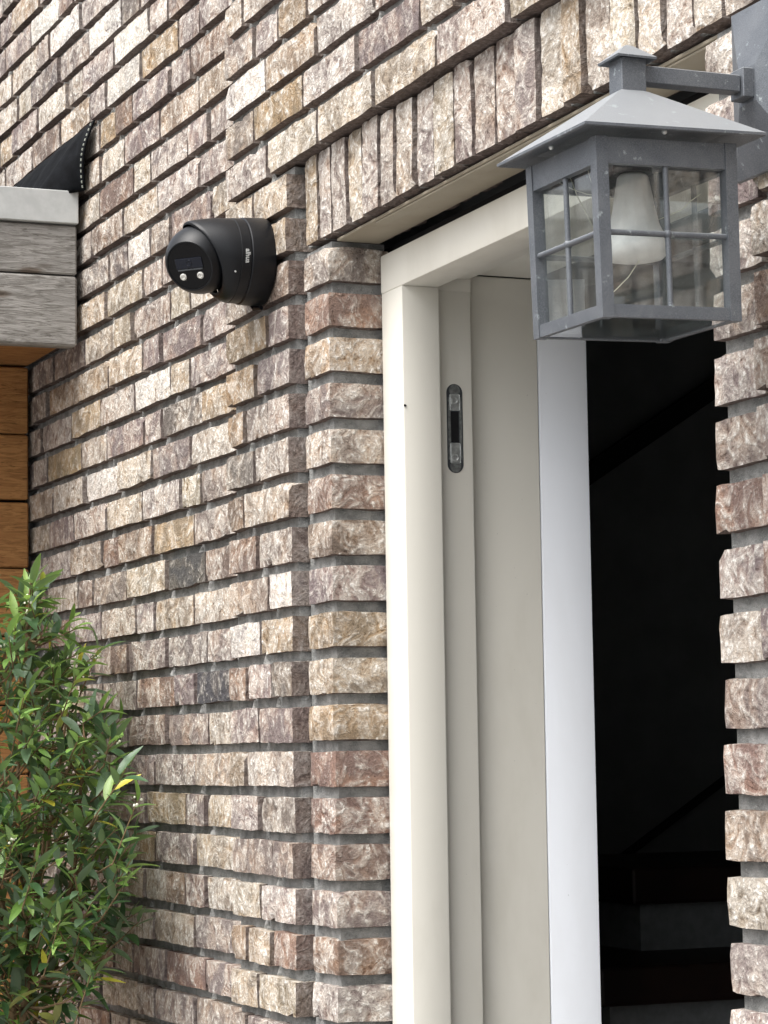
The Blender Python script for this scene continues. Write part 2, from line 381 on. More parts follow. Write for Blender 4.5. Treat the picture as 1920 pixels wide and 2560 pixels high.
def bond(start, end, rg):
    """fills outwards from start to end with a wild bond of stretchers and headers"""
    out, x, sgn, run = [], start, (1 if end > start else -1), 0
    while (end-x)*sgn > 0:
        L = .104 if (run >= 2 or rg.random() < .36) else .207
        run = 0 if L < .15 else run+1
        x += sgn*L; out.append(x)
    return out

# main wall left of the raised door surround (very slightly out of line with it)
wl = empty('brick_wall', (-.29, .001, 0), (0, 0, .0134))
tag(wl, 'long rough brick wall at left, from the raised door surround back to the timber canopy', 'wall')
pts = []
rb = random.Random(21); cand = []
XL = -1.98
for n in range(-9, 27):
    z = n*PITCH_Z
    js = sorted(LEFT.get(n, []))
    if not js: js = [-.50 - rb.choice((0, .05, .1))]
    first = js[0]; ext = bond(first, XL, rb)
    js = sorted(ext) + js
    full = [js[0]]
    for a, b in zip(js, js[1:]):                                   # split what could not be read
        if b-a > .37: full += [a+.207, b]
        elif b-a > .27: full += [a+.205 if rb.random() < .6 else a+.104, b]
        else: full.append(b)
    last = full[-1]
    if -.292-last > .26: full.append(last+(.207 if rb.random() < .5 else .104)); last = full[-1]
    if -.292-last > .03: full.append(-.292)
    for a, b in zip(full, full[1:]):
        if b < -1.475 and z < 1.0: continue                        # behind the cedar wall
        if b < -1.16 and .83 < z < 1.0: continue                   # behind the canopy
        cand.append((n, a, b, z))
        pts.append((b+.29, z))
for n, a, b, z in cand: brick(wl, a+.29, b+.29, z, 0, spec(SPECL, n, a, b))
box('mortar', (XL+.29, .0145, -1.555), (-.02, .10, 1.70), MORTAR, wl)
nubs(wl, pts, 0.0)

# raised surround: strip left of the door and the wall over it
YM = -.0175
ws = empty('brick_wall', (-.15, YM, 0))
tag(ws, 'raised brick surround beside and above the doorway, with the black camera on it', 'wall')
pts = []
for n in range(-9, 22):
    z = n*PITCH_Z
    xend = 1.72 if n >= 14 else -.012
    js = sorted(RIGHT.get(n, []))
    if not js: js = [-.2+.05*(n % 3)]
    full = [-.289] + js
    if n >= 14: full += bond(js[-1], xend, rb)
    else: full.append(xend)
    for a, b in zip(full, full[1:]):
        if n >= 18 and a > .55: continue
        if n >= 20 and a > .3: continue
        brick(ws, a+.15, b+.15, z, 0, spec(SPECR, n, a, b)); pts.append((b+.15, z))
bm = bmesh.new()
bx(bm, (-.135, .0145, -1.555), (.129, .10, .872)); bx(bm, (-.135, .0145, .879), (1.85, .10, 1.40))
obj('mortar', bm, MORTAR, ws)
nubs(ws, [p for p in pts if p[0] < .13 or p[1] > .9], 0.0)

# right-hand part of the surround
wr = empty('brick_wall', (1.236, YM, 0))
tag(wr, 'edge of brick wall right of the doorway, carrying the grey lantern bracket', 'wall')
for n in range(-9, 14):
    a = 0; js = [.10 + (n % 2)*.105]
    js += bond(js[0], .48, rb)
    for b in js: brick(wr, a, b, n*PITCH_Z, 0); a = b
box('mortar', (.010, .0145, -1.555), (.50, .10, .872), MORTAR, wr)

# door piers, set back
KL = {11: 'M', 10: 'R', 9: 'Y', 8: 'M', 7: 'C', 6: 'R', 5: 'B', 4: 'M', 3: 'Y', 2: 'C', 1: 'Y', 0: 'R', -1: 'R', -2: 'B', -3: 'M', -4: 'R', -5: 'P'}
KR = {7: 'M', 6: 'P', 5: 'M', 4: 'R', 3: 'M', 2: 'P', 1: 'M', 0: 'R', -1: 'B', -2: 'C', -3: 'P', -4: 'P', 8: 'P', 9: 'M', 10: 'M', 11: 'P'}
def pier(x0, label, table, xin, xout):
    t = empty('brick_pier', (x0, 0, -1.555)); tag(t, label, 'pier')
    for n in range(-24, 12):
        o = bpy.data.objects.new('brick', PIERM[(n*5+int(x0*10)) % len(PIERM)]); C.objects.link(o); o.parent = t
        o.location = (0 + rgb.uniform(-.002, .002), rgb.uniform(-.0015, .0015), n*PITCH_Z+1.555); o.rotation_euler = (0, 0, rgb.uniform(-.012, .012))
        paint(o, table.get(n) or pick(rgb, 0), rgb)
    box('mortar', (xin, .0105, 0), (xout, .088, .745+1.555), MORTAR, t)
    return t
pier(0.0, 'narrow brick pier forming the left jamb, next to the cream frame', KL, -.013, .0845)
pier(1.129, 'narrow brick pier forming the right jamb, beside the dark opening', KR, .0105, .110)

# soldier course over the door
lt = empty('brick_lintel', (0, 0, .75)); tag(lt, 'row of upright bricks spanning the doorway above the cream frame', 'lintel')
sj = [-.008, .058, .109, .169, .224, .285, .338, .399, .461, .523, .578, .640, .694, .756, .818, .871, .931, .996, 1.052, 1.113, 1.175, 1.234]
for i, (a, b) in enumerate(zip(sj, sj[1:])):
    if i == 0:
        segs = ((-.006, .012), (.012, .058))
        segs = ((.004, .0575),)
    else: segs = ((a, b),)
    for a, b in segs:
        o = bpy.data.objects.new('brick', SOLD[(i*7) % len(SOLD)]); C.objects.link(o); o.parent = lt
        gap = rgb.uniform(.004, .010)
        o.scale = ((b-a-gap)/.052, 1, rgb.uniform(.965, 1.0)); o.location = (a+gap/2, rgb.uniform(-.003, .003), rgb.uniform(-.001, .003))
        o.rotation_euler = (rgb.uniform(-.012, .012), rgb.uniform(-.012, .012), rgb.uniform(-.02, .02))
        paint(o, rgb.choice('PCCYPMPCW' if i % 6 == 5 else 'PCCYPMPC'), rgb)
box('mortar', (-.010, .013, .004), (1.236, .09, .1225), MORTAR, lt)

# ------------------------------------------------------------------ steel lintel cover under the soldiers
st = empty('steel_lintel', (.6, .05, .745)); tag(st, 'beige painted steel lintel strip under the upright bricks', 'lintel')
def rel(t, a): return tuple(Vector(a)-t.location)
box('lintel_plate', rel(st, (.090, .016, .7445)), rel(st, (1.160, .079, .7485)), BEIGE, st, .0008)
box('lintel_strip', rel(st, (.225, .0185, .7415)), rel(st, (1.140, .036, .7442)), BEIGE, st, .0006)

# ------------------------------------------------------------------ door frame
df = empty('door_frame', (.6, .077, -1.555)); tag(df, 'cream door frame around the open dark doorway', 'door frame')
def prism(name, prof, z0, z1, mat, parent, bevel=.0022):
    """prof: plan polygon (x,y), extruded z0..z1, long edges rounded"""
    bm = bmesh.new(); o = parent.location
    A = [bm.verts.new((x-o.x, y-o.y, z0-o.z)) for x, y in prof]; B = [bm.verts.new((x-o.x, y-o.y, z1-o.z)) for x, y in prof]
    n = len(prof); ver = []
    bm.faces.new(A[::-1]); bm.faces.new(B)
    for k in range(n): bm.faces.new((A[k], A[(k+1) % n], B[(k+1) % n], B[k]))
    bmesh.ops.recalc_face_normals(bm, faces=bm.faces)
    es = [e for e in bm.edges if abs(e.verts[0].co.z-e.verts[1].co.z) > .001]
    if bevel: bmesh.ops.bevel(bm, geom=es, offset=bevel, segments=2, affect='EDGES', profile=.5)
    return smooth(obj(name, bm, mat, parent), 35)
PL = [(.0985, .077), (.171, .077), (.171, .132), (.1525, .132), (.1525, .187), (.0985, .187)]
prism('jamb', PL, -1.555, .672, CREAM, df)
prism('jamb', [(1.2235-x+.001, y) for x, y in PL][::-1], -1.555, .672, CREAM, df)
for x0, x1 in ((.0985, .1525), (1.072, 1.126)): box('jamb_block', rel(df, (x0, .1325, .6722)), rel(df, (x1, .187, .6898)), CREAM, df)
bm = bmesh.new()                                                # head, swept along x with the same rebate
HP = [(.077, .6725), (.077, .726), (.187, .726), (.187, .690), (.132, .690), (.132, .6725)]
A = [bm.verts.new((.0985-.6, y-.077, z+1.555)) for y, z in HP]; B = [bm.verts.new((1.126-.6, y-.077, z+1.555)) for y, z in HP]
bm.faces.new(A); bm.faces.new(B[::-1])
for k in range(6): bm.faces.new((A[k], B[k], B[(k+1) % 6], A[(k+1) % 6]))
bmesh.ops.recalc_face_normals(bm, faces=bm.faces)
bmesh.ops.bevel(bm, geom=[e for e in bm.edges if abs(e.verts[0].co.x-e.verts[1].co.x) > .1], offset=.0025, segments=2, affect='EDGES', profile=.5)
smooth(obj('head', bm, CREAM, df), 35)
box('lining', rel(df, (.1005, .1885, -1.555)), rel(df, (.131, .297, .700)), CREAM, df, .001)
box('lining', rel(df, (1.093, .1885, -1.555)), rel(df, (1.124, .297, .700)), CREAM, df, .001)
box('head_lining', rel(df, (.132, .1885, .701)), rel(df, (1.092, .297, .725)), CREAM, df, .001)
box('head_gap_backing', rel(df, (.02, .100, .7275)), rel(df, (1.21, .104, .7440)), DARKP, df)
box('sealant', rel(df, (.0945, .081, -1.555)), rel(df, (.0980, .10, .71)), DARKP, df)
box('sealant', rel(df, (1.1265, .081, -1.555)), rel(df, (1.1300, .10, .71)), DARKP, df)
# strike plate on the rebate face (faces +x at x=.1525)
def stad(bm, x0, x1, yc, z0, z1, hw, n=10):
    P = [(yc+hw*math.cos(a), z1-hw+hw*math.sin(a)) for a in [math.pi*k/n for k in range(n+1)]] + [(yc+hw*math.cos(a), z0+hw+hw*math.sin(a)) for a in [math.pi+math.pi*k/n for k in range(n+1)]]
    A = [bm.verts.new((x0, y, z)) for y, z in P]; B = [bm.verts.new((x1, y, z)) for y, z in P]
    bm.faces.new(B); bm.faces.new(A[::-1])
    for k in range(len(P)): bm.faces.new((A[k], B[k], B[(k+1) % len(P)], A[(k+1) % len(P)]))
    bmesh.ops.recalc_face_normals(bm, faces=bm.faces)
sy, sz0, sz1 = .1600, .4220, .5440
o0 = df.location
bm = bmesh.new(); stad(bm, .1526-o0.x, .1531-o0.x, sy-o0.y, sz0-o0.z, sz1-o0.z, .0118); sp_ = obj('strike_plate', bm, GREYP, df)
for a in (sz0+.0008, sz1-.0173):
    bm = bmesh.new(); stad(bm, .1532-o0.x, .1538-o0.x, sy-o0.y, a-o0.z, a-o0.z+.0165, .0078); obj('end_cap', bm, ZINC, sp_)
for a, b in ((sz0+.013, sz0+.041), (sz1-.037, sz1-.014)):
    bm = bmesh.new(); bx(bm, (.1532-o0.x, sy-.0078-o0.y, a-o0.z), (.1547-o0.x, sy+.0072-o0.y, b-o0.z), .0012); obj('keeper', bm, STEEL, sp_)
for z in (sz0+.021, sz1-.023):
    bm = bmesh.new(); M4 = Matrix.Translation((.1547-o0.x, sy-.0004-o0.y, z-o0.z)) @ Matrix.Rotation(R(90), 4, 'Y')
    lathe(bm, [(.0062, 0), (.0060, .0012), (.0038, .0014), (.0030, .0002), (0, .0002)], M4, 18); smooth(obj('screw', bm, STEEL, sp_), 30)
for y0, y1 in ((sy-.0100, sy-.0066), (sy+.0066, sy+.0100)): box('side_rail', rel(df, (.1532, y0, sz0+.018)), rel(df, (.1537, y1, sz1-.018)), ZINC, sp_)
box('latch_hole', rel(df, (.1532, sy-.0058, sz0+.042)), rel(df, (.1536, sy+.0052, sz1-.0385)), DARKP, sp_)
bm = bmesh.new(); lathe(bm, [(.0022, 0), (.0018, .0006), (0, .0007)], Matrix.Translation(Vector((.1712, .0792, .5090))-o0) @ Matrix.Rotation(R(60), 4, 'Y'), 10)
obj('screw_hole', bm, DARKP, df)

# ------------------------------------------------------------------ interior
rv = prism('white_reveal', [(.131, .298), (.155, .362), (.100, .362), (.100, .298)], -1.555, .70, WHITE, empty('hall_reveal', (.13, .33, -1.555)), .002)
tag(rv.parent, 'plain white plastered reveal inside the doorway behind the cream frame', 'wall')
bm = bmesh.new()
bx(bm, (-2.1, .22, -1.555), (.099, .36, 1.25)); bx(bm, (1.126, .12, -1.555), (1.75, .36, 1.25)); bx(bm, (.099, .20, .7265), (1.126, .36, 1.25))
bx(bm, (-2.1, .36, -1.555), (-2.0, 2.6, 1.25)); bx(bm, (1.65, .36, -1.555), (1.75, 2.6, 1.25)); bx(bm, (-2.0, 2.5, -1.555), (1.65, 2.6, 1.25)); bx(bm, (-2.1, .12, 1.2505), (1.75, 2.6, 1.30))
tag(obj('hallway', bm, HALL), kind='structure')
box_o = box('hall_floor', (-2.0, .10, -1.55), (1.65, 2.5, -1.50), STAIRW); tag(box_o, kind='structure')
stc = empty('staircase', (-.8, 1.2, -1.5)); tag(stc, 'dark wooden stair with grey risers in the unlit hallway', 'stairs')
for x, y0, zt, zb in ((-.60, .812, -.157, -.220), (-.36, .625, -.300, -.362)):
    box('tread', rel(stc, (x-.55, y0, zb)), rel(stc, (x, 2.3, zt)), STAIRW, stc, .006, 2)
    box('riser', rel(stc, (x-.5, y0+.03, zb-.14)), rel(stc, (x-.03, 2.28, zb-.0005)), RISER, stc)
def bar(name, a, b, w, h, mat, parent):
    a, b = Vector(a)-parent.location, Vector(b)-parent.location; bm = bmesh.new(); d = b-a
    P = [(0, 0), (w, 0), (w, h), (0, h)]
    A = [bm.verts.new(a+Vector((px, 0, pz))) for px, pz in P]; B = [bm.verts.new(b+Vector((px, 0, pz))) for px, pz in P]
    bm.faces.new(A[::-1]); bm.faces.new(B)
    for k in range(4): bm.faces.new((A[k], A[(k+1) % 4], B[(k+1) % 4], B[k]))
    bmesh.ops.recalc_face_normals(bm, faces=bm.faces)
    return obj(name, bm, mat, parent)
bw = box('stair_wall', (-1.40, .37, -1.5), (-1.30, 2.45, 1.2), HALL); tag(bw, kind='structure')
bar('handrail', (-1.29, .98, .51), (-1.29, 1.42, .79), .03, .045, DARKP, stc)
bar('stringer', (-1.29, 1.0, -.272), (-1.29, 1.48, .03), .02, .014, DARKP, stc)

# ------------------------------------------------------------------ timber canopy at left
cn = empty('timber_canopy', (-1.6, -.6, .78)); tag(cn, 'grey weathered timber canopy with pale metal roof trim against the brick wall', 'canopy')
YE, YO = -.022, -1.70
box('roof_trim', rel(cn, (-1.16, YO, 1.006)), rel(cn, (-1.093, YE, 1.066)), ALU, cn, .0015)
box('fascia_board', rel(cn, (-1.135, YO, .914)), rel(cn, (-1.102, YE-.001, 1.004)), GWOOD, cn, .003)
box('fascia_board', rel(cn, (-1.135, YO, .783)), rel(cn, (-1.100, YE-.001, .9105)), GWOOD, cn, .004)
box('roof_deck', rel(cn, (-3.2, YO, .98)), rel(cn, (-1.161, YE, 1.058)), DARKP, cn)
box('soffit', rel(cn, (-3.2, YO, .803)), rel(cn, (-1.137, YE, .825)), CEDAR, cn)
cw = empty('cedar_wall', (-1.458, -.8, -1.555)); tag(cw, 'orange brown wall of horizontal cedar boards below the canopy', 'wall')
bz = [.801, .669, .541, .410]
while bz[-1] > -1.5: bz.append(bz[-1]-.131)
for a, b in zip(bz[1:], bz):
    g = .006 if abs(b-.541) < .01 else .003
    box('board', rel(cw, (-1.49, YO, a)), rel(cw, (-1.458-rb.uniform(0, .003), YE, b-g)), CEDAR, cw, .003)
box('batten', rel(cw, (-1.56, YO, -1.555)), rel(cw, (-1.491, YE, .80)), DARKP, cw)

# black roofing membrane turned up against the wall over the canopy
mb = empty('roofing_membrane', (-1.3, -.03, 1.06)); tag(mb, 'black rubber roofing flap turned up on the brick wall above the canopy', 'flashing')
bm = bmesh.new(); NU, NV = 40, 10; grid = []
def memb(u, v):
    # u 0..1 along the wall from its free end, v 0..1 upwards
    x = -1.062 + .044*v - u*.90
    z = 1.0615 + v*.1195
    flare = math.exp(-(u/.05)**2)
    y = -.014 - .0124*(u) - .055*(1-v)**1.6*(1-.90*flare) - .012*math.sin(math.pi*v)*(1+.6*math.sin(u*31))
    y += -.02*math.exp(-((u-.12)/.05)**2)*(1-v) + .012*math.exp(-((u-.055)/.03)**2)*math.sin(math.pi*v)
    z += .003*noise.noise(Vector((u*14, v*3, 2)))
    return Vector((x, y, z))-mb.location
for i in range(NU+1):
    u = (i/NU)**1.6
    grid.append([bm.verts.new(memb(u, j/NV)) for j in range(NV+1)])
for i in range(NU):
    for j in range(NV): bm.faces.new((grid[i][j], grid[i+1][j], grid[i+1][j+1], grid[i][j+1]))
bmesh.ops.recalc_face_normals(bm, faces=bm.faces)
sheet = smooth(obj('sheet', bm, EPDM, mb), 60)
sm = sheet.modifiers.new('thickness', 'SOLIDIFY'); sm.thickness = .003
bm = bmesh.new()
for k in range(13):
    p = memb(0.004, .04+k*.073); d = memb(.004, .04+k*.073+.035)-p
    tube(bm, [p+Vector((.0015, -.002, 0)), p+d+Vector((.0015, -.002, 0))], .0014, 5)
tag(obj('stitch', bm, STITCH, mb), kind='stuff')

# ------------------------------------------------------------------ security camera
sc = empty('security_camera', (-.12, YM-.001, .752)); tag(sc, 'black dome security camera mounted on the brick wall left of the door', 'camera')
AX = Matrix.Rotation(R(90), 4, 'X')                       # lathe axis z -> -y (out of the wall)
bm = bmesh.new(); lathe(bm, [(.0630, 0), (.0640, .003), (.0625, .034), (.0610, .0355), (.0600, .0358)], AX, 56); smooth(obj('mounting_base', bm, BLACKP, sc), 35)
bm = bmesh.new(); lathe(bm, [(.0600, .0360), (.0612, .0366), (.0610, .0505), (.0600, .0512)], AX, 56); smooth(obj('ring', bm, BLACKP, sc), 35)
bm = bmesh.new(); n = 56; rings = []
for t in (0, .25, .5, .75, .9, .97, 1.0, 1.0, .9):
    ring = []
    inner = len(rings) >= 7
    for k in range(n):
        a = 2*math.pi*k/n; sn = math.sin(a)
        L1 = .089+.024*sn - .003*math.cos(2*a)
        y = .0515 + (L1-.0515)*t
        f = max(0, (y-.06)/.055)
        r = .0604 - .0085*t**2 - (.003 if inner else 0) - (.0012 if t == 1.0 else 0)
        ring.append(bm.verts.new(AX @ Vector((r*math.cos(a), -r*sn if False else r*math.sin(a), y))))
    rings.append(ring)
for A, B in zip(rings, rings[1:]):
    for k in range(n): bm.faces.new((A[k], A[(k+1) % n], B[(k+1) % n], B[k]))
bmesh.ops.recalc_face_normals(bm, faces=bm.faces)
smooth(obj('shroud', bm, BLACKP, sc), 40)
bc = Vector((0, -.094, -.001)); rad = .0495
fn = Vector((.607, -.66, -.45)).normalized()
up = (Vector((0, 0, 1)) - fn*fn.z).normalized(); rt = up.cross(fn).normalized()
FM = Matrix((rt, up, fn)).transposed().to_4x4(); FM.translation = bc
hf = .0335; rf = math.sqrt(rad**2-hf**2)
prof = [(rad*math.sin(a), rad*math.cos(a)) for a in [math.acos(hf/rad) + (math.pi-math.acos(hf/rad))*k/24 for k in range(25)]]
bm = bmesh.new(); lathe(bm, [(rf-.0022, hf-.0018), (rf-.0018, hf)] + prof[0:], FM, 64); smooth(obj('ball', bm, BLACKP, sc), 35)
bm = bmesh.new(); lathe(bm, [(0, hf-.001), (rf-.0024, hf-.001), (rf-.0023, hf-.004)], FM, 64)
bmesh.ops.recalc_face_normals(bm, faces=bm.faces); face = obj('face_plate', bm, BLACKG, sc)
def fbox(bm, x0, x1, y0, y1, z0, z1, bev=.0006):
    t = bmesh.new(); bx(t, (x0, y0, z0), (x1, y1, z1), bev, 2)
    me = bpy.data.meshes.new('t'); t.to_mesh(me); t.free(); me.transform(FM); bm.from_mesh(me); bpy.data.meshes.remove(me)
bm = bmesh.new(); fbox(bm, -.0215, .0215, -.0035, .0120, hf-.0012, hf+.0004, .0009); obj('lens_window', bm, LENSW, face)
bm = bmesh.new(); fbox(bm, -.0200, .0200, -.0062, -.0040, hf-.0012, hf+.0006); obj('window_lip', bm, GREYP, face)
bm = bmesh.new(); lathe(bm, [(.0052, hf+.0004), (.0048, hf+.0012), (.0034, hf+.0012), (.0030, hf+.0006), (0, hf+.0006)], FM @ Matrix.Translation((0, .0045, 0)), 24)
smooth(obj('lens', bm, LENSW, face), 30)
for x in (-.0138, .0138):
    bm = bmesh.new(); lathe(bm, [(.0052, hf-.0008), (.0050, hf+.0006), (.0034, hf+.0016), (.0014, hf+.0007), (0, hf+.0006)], FM @ Matrix.Translation((x, -.0148, 0)), 20)
    smooth(obj('led', bm, LEDM, face), 30)
cu = bpy.data.curves.new('logo', 'FONT'); cu.body = 'alhua'; cu.size = .0098; cu.extrude = .0003; cu.align_x = 'CENTER'; cu.align_y = 'CENTER'; cu.offset = .0002
to = bpy.data.objects.new('tmp', cu); C.objects.link(to)
me = bpy.data.meshes.new_from_object(to.evaluated_get(bpy.context.evaluated_depsgraph_get())); bpy.data.objects.remove(to)
# wrapped on the shell, reading downwards, on the side that faces the path
a0 = R(-4)
for v in me.vertices:
    a = a0 - v.co.x/.0615; rr_ = .0617 + v.co.z
    v.co = Vector((rr_*math.cos(a), -(.0425-v.co.y), rr_*math.sin(a)))
obj('logo', me, LOGO, sc)
bm = bmesh.new(); lathe(bm, [(.0016, 0), (.0012, .0006), (0, .0006)], Matrix.Translation((.058*math.cos(R(-26))+.002, -.059, .0600*math.sin(R(-26)))) @ Matrix.Rotation(R(90), 4, 'Y'), 10)
obj('screw', bm, LOGO, sc)
bm = bmesh.new(); tube(bm, [(-.012, -.012, -.061), (-.006, -.010, -.067), (.012, -.006, -.068)], .0035, 6); obj('cable_stub', bm, BLACKP, sc)

# ------------------------------------------------------------------ wall lantern
LX, LY, LZ = 1.285, -.166, .417
ln = empty('wall_lantern', (LX, LY, LZ)); tag(ln, 'grey metal coach lantern with glazed panes hanging on a bracket right of the door', 'lantern')
TILT = Matrix.Rotation(.0136, 4, 'Y') @ Matrix.Rotation(.0244, 4, 'X')
wb, wt, H = .0685, .0697, .158
def taper(z): return wb + (wt-wb)*z/H
def tb(bm, x0, x1, y0, y1, z0, z1, bev=.0007):
    """box on the tapered body; x,y in units of the half width"""
    t = bmesh.new(); bx(t, (x0, y0, z0), (x1, y1, z1), bev)
    for v in t.verts: v.co.x *= taper(v.co.z); v.co.y *= taper(v.co.z)
    me = bpy.data.meshes.new('t'); t.to_mesh(me); t.free(); me.transform(TILT); bm.from_mesh(me); bpy.data.meshes.remove(me)
P_ = .165
for sx in (-1, 1):
    for sy_ in (-1, 1):
        bm = bmesh.new(); tb(bm, min(sx, sx*(1-P_)), max(sx, sx*(1-P_)), min(sy_, sy_*(1-P_)), max(sy_, sy_*(1-P_)), 0, H, .0009); obj('post', bm, LANT, ln)
E_ = 1-.004/wb
for ax in (0, 1):
    for sg in (-1, 1):
        for nm, z0, z1 in (('bottom_rail', .0006, .0118), ('top_rail', H-.0235, H-.0006)):
            bm = bmesh.new(); a, b = sorted((sg*.985, sg*(.90 if nm == 'bottom_rail' else 1-P_*.75)))
            if ax == 0: tb(bm, a, b, -(1-P_), (1-P_), z0, z1)
            else: tb(bm, -(1-P_), (1-P_), a, b, z0, z1)
            obj(nm, bm, LANT, ln)
        zc = H*.475
        for nm in ('vertical_bar', 'horizontal_bar'):
            bm = bmesh.new(); c = sg*.935*taper(zc); w = .0028
            z0, z1 = .0118, H-.0235
            if nm == 'vertical_bar': q = [(0, z0), (0, z1)]
            else: q = [(-(1-P_)*taper(zc), zc), ((1-P_)*taper(zc), zc)]
            pts_ = [Vector((c, h, z)) if ax == 0 else Vector((h, c, z)) for h, z in q]
            tube(bm, [TILT @ p for p in pts_], w*.95, 10)
            if nm == 'horizontal_bar':
                bmesh.ops.create_icosphere(bm, subdivisions=2, radius=.0042, matrix=TILT @ Matrix.Translation((c, 0, zc) if ax == 0 else (0, c, zc)))
            smooth(obj(nm, bm, LANT, ln), 60)
        bm = bmesh.new(); g0, g1 = sorted((sg*.885, sg*.862))
        if ax == 0: tb(bm, g0, g1, -.90, .90, .004, H-.006, 0)
        else: tb(bm, -.86, .86, g0, g1, .004, H-.006, 0)
        obj('glass_pane', bm, GLASS, ln)
bm = bmesh.new(); tb(bm, -.90, .90, -.90, .90, .0014, .0030, 0); obj('glass_pane', bm, GLASS, ln)
bm = bmesh.new()                                              # hipped roof
we = .0893
Z0, Z1, Z2 = H+.0035, H+.0075, H+.0560
hw2 = .0128; OFFN = TILT.inverted() @ (Vector((LX+.002, -.1687, .633))-Vector((LX, LY, LZ)))
def ringsq(h, z, cx=0, cy=0): return [bm.verts.new(TILT @ Vector((cx+sx*h, cy+sy_*h, z))) for sx, sy_ in ((-1, -1), (1, -1), (1, 1), (-1, 1))]
rs = [ringsq(.062, Z0+.006), ringsq(we-.002, Z0), ringsq(we, Z0+.0008), ringsq(we, Z1-.0008), ringsq(we-.0015, Z1), ringsq(hw2+.0015, Z2, OFFN.x*.0, 0), ringsq(.010, Z2+.002)]
bm.faces.new(rs[0][::-1]); bm.faces.new(rs[-1])
for A, B in zip(rs, rs[1:]):
    for k in range(4): bm.faces.new((A[k], A[(k+1) % 4], B[(k+1) % 4], B[k]))
bmesh.ops.recalc_face_normals(bm, faces=bm.faces)
obj('roof', bm, LANT, ln)
for p in (Vector((.075, -.005, Z0+.0015)), Vector((-.005, -.075, Z0+.0015))):
    bm = bmesh.new(); bmesh.ops.create_icosphere(bm, subdivisions=2, radius=.0025, matrix=TILT @ Matrix.Translation(p)); obj('rivet', bm, STEEL, ln)
nx_, ny_ = LX+.0012, -.1690
box('neck', rel(ln, (nx_-.0124, ny_-.0124, .628)), rel(ln, (nx_+.0124, ny_+.0124, .6625)), LANT, ln, .0006)
bm = bmesh.new()
def sq(h, z): return [bm.verts.new(Vector((nx_+sx*h, ny_+sy_*h, z))-ln.location) for sx, sy_ in ((-1, -1), (1, -1), (1, 1), (-1, 1))]
rs = [sq(.013, .6630), sq(.0195, .6608), sq(.0198, .6628), sq(.004, .6755), sq(.0006, .6772)]
bm.faces.new(rs[0][::-1]); bm.faces.new(rs[-1])
for A, B in zip(rs, rs[1:]):
    for k in range(4): bm.faces.new((A[k], A[(k+1) % 4], B[(k+1) % 4], B[k]))
bmesh.ops.recalc_face_normals(bm, faces=bm.faces); obj('finial_cap', bm, LANT, ln)
box('arm', rel(ln, (LX-.008, ny_+.0126, .6425)), rel(ln, (LX+.008, -.056, .6582)), LANT, ln, .0008)
box('arm_collar', rel(ln, (LX-.0118, -.0555, .6375)), rel(ln, (LX+.0118, -.0440, .6650)), LANT, ln, .0008)
bm = bmesh.new()
def rc(x0, x1, z0, z1, y): return [bm.verts.new(Vector(p)-ln.location) for p in ((x0, y, z0), (x1, y, z0), (x1, y, z1), (x0, y, z1))]
rs = [rc(1.226, 1.344, .574, .735, -.0195), rc(1.226, 1.344, .574, .735, -.0245), rc(1.270, 1.300, .634, .668, -.0445)]
bm.faces.new(rs[0]); bm.faces.new(rs[-1])
for A, B in zip(rs, rs[1:]):
    for k in range(4): bm.faces.new((A[k], A[(k+1) % 4], B[(k+1) % 4], B[k]))
bmesh.ops.recalc_face_normals(bm, faces=bm.faces); obj('back_plate', bm, LANT, ln)
bm = bmesh.new()
lathe(bm, [(.0115, .1410), (.0142, .1380), (.0158, .1260), (.0186, .1090), (.0222, .0940), (.0275, .0840), (.0302, .0760), (.0294, .0690), (.0245, .0640), (.014, .0618), (0, .0612)],
      TILT @ Matrix.Translation((.001, .002, 0)), 48, [0, 0, .035, .035, .02, 0, 0, 0, 0, 0, 0])
smooth(obj('bulb', bm, PORC, ln), 60)
bm = bmesh.new(); lathe(bm, [(.0175, .1412), (.0175, .170)], TILT @ Matrix.Translation((.001, .002, 0)), 24); obj('socket', bm, GREYP, ln)
bm = bmesh.new(); rg = random.Random(8)
for a, b in (((-.060, -.030, .150), (-.0610, .010, .075)), ((-.0610, -.012, .160), (-.058, .015, .09)), ((.010, .0, .062), (-.004, -.02, .035)), ((.030, .055, .12), (.0, .02, .10)), ((-.055, -.05, .145), (-.02, -.01, .125))):
    a, b = Vector(a), Vector(b); pts_ = [a.lerp(b, t/5) + Vector((0, 0, -.004*math.sin(math.pi*t/5))) + Vector([rg.uniform(-.001, .001) for _ in range(3)]) for t in range(6)]
    tube(bm, [TILT @ p for p in pts_], .00045, 4)
tag(obj('cobweb', bm, FLOWER, ln), kind='stuff')

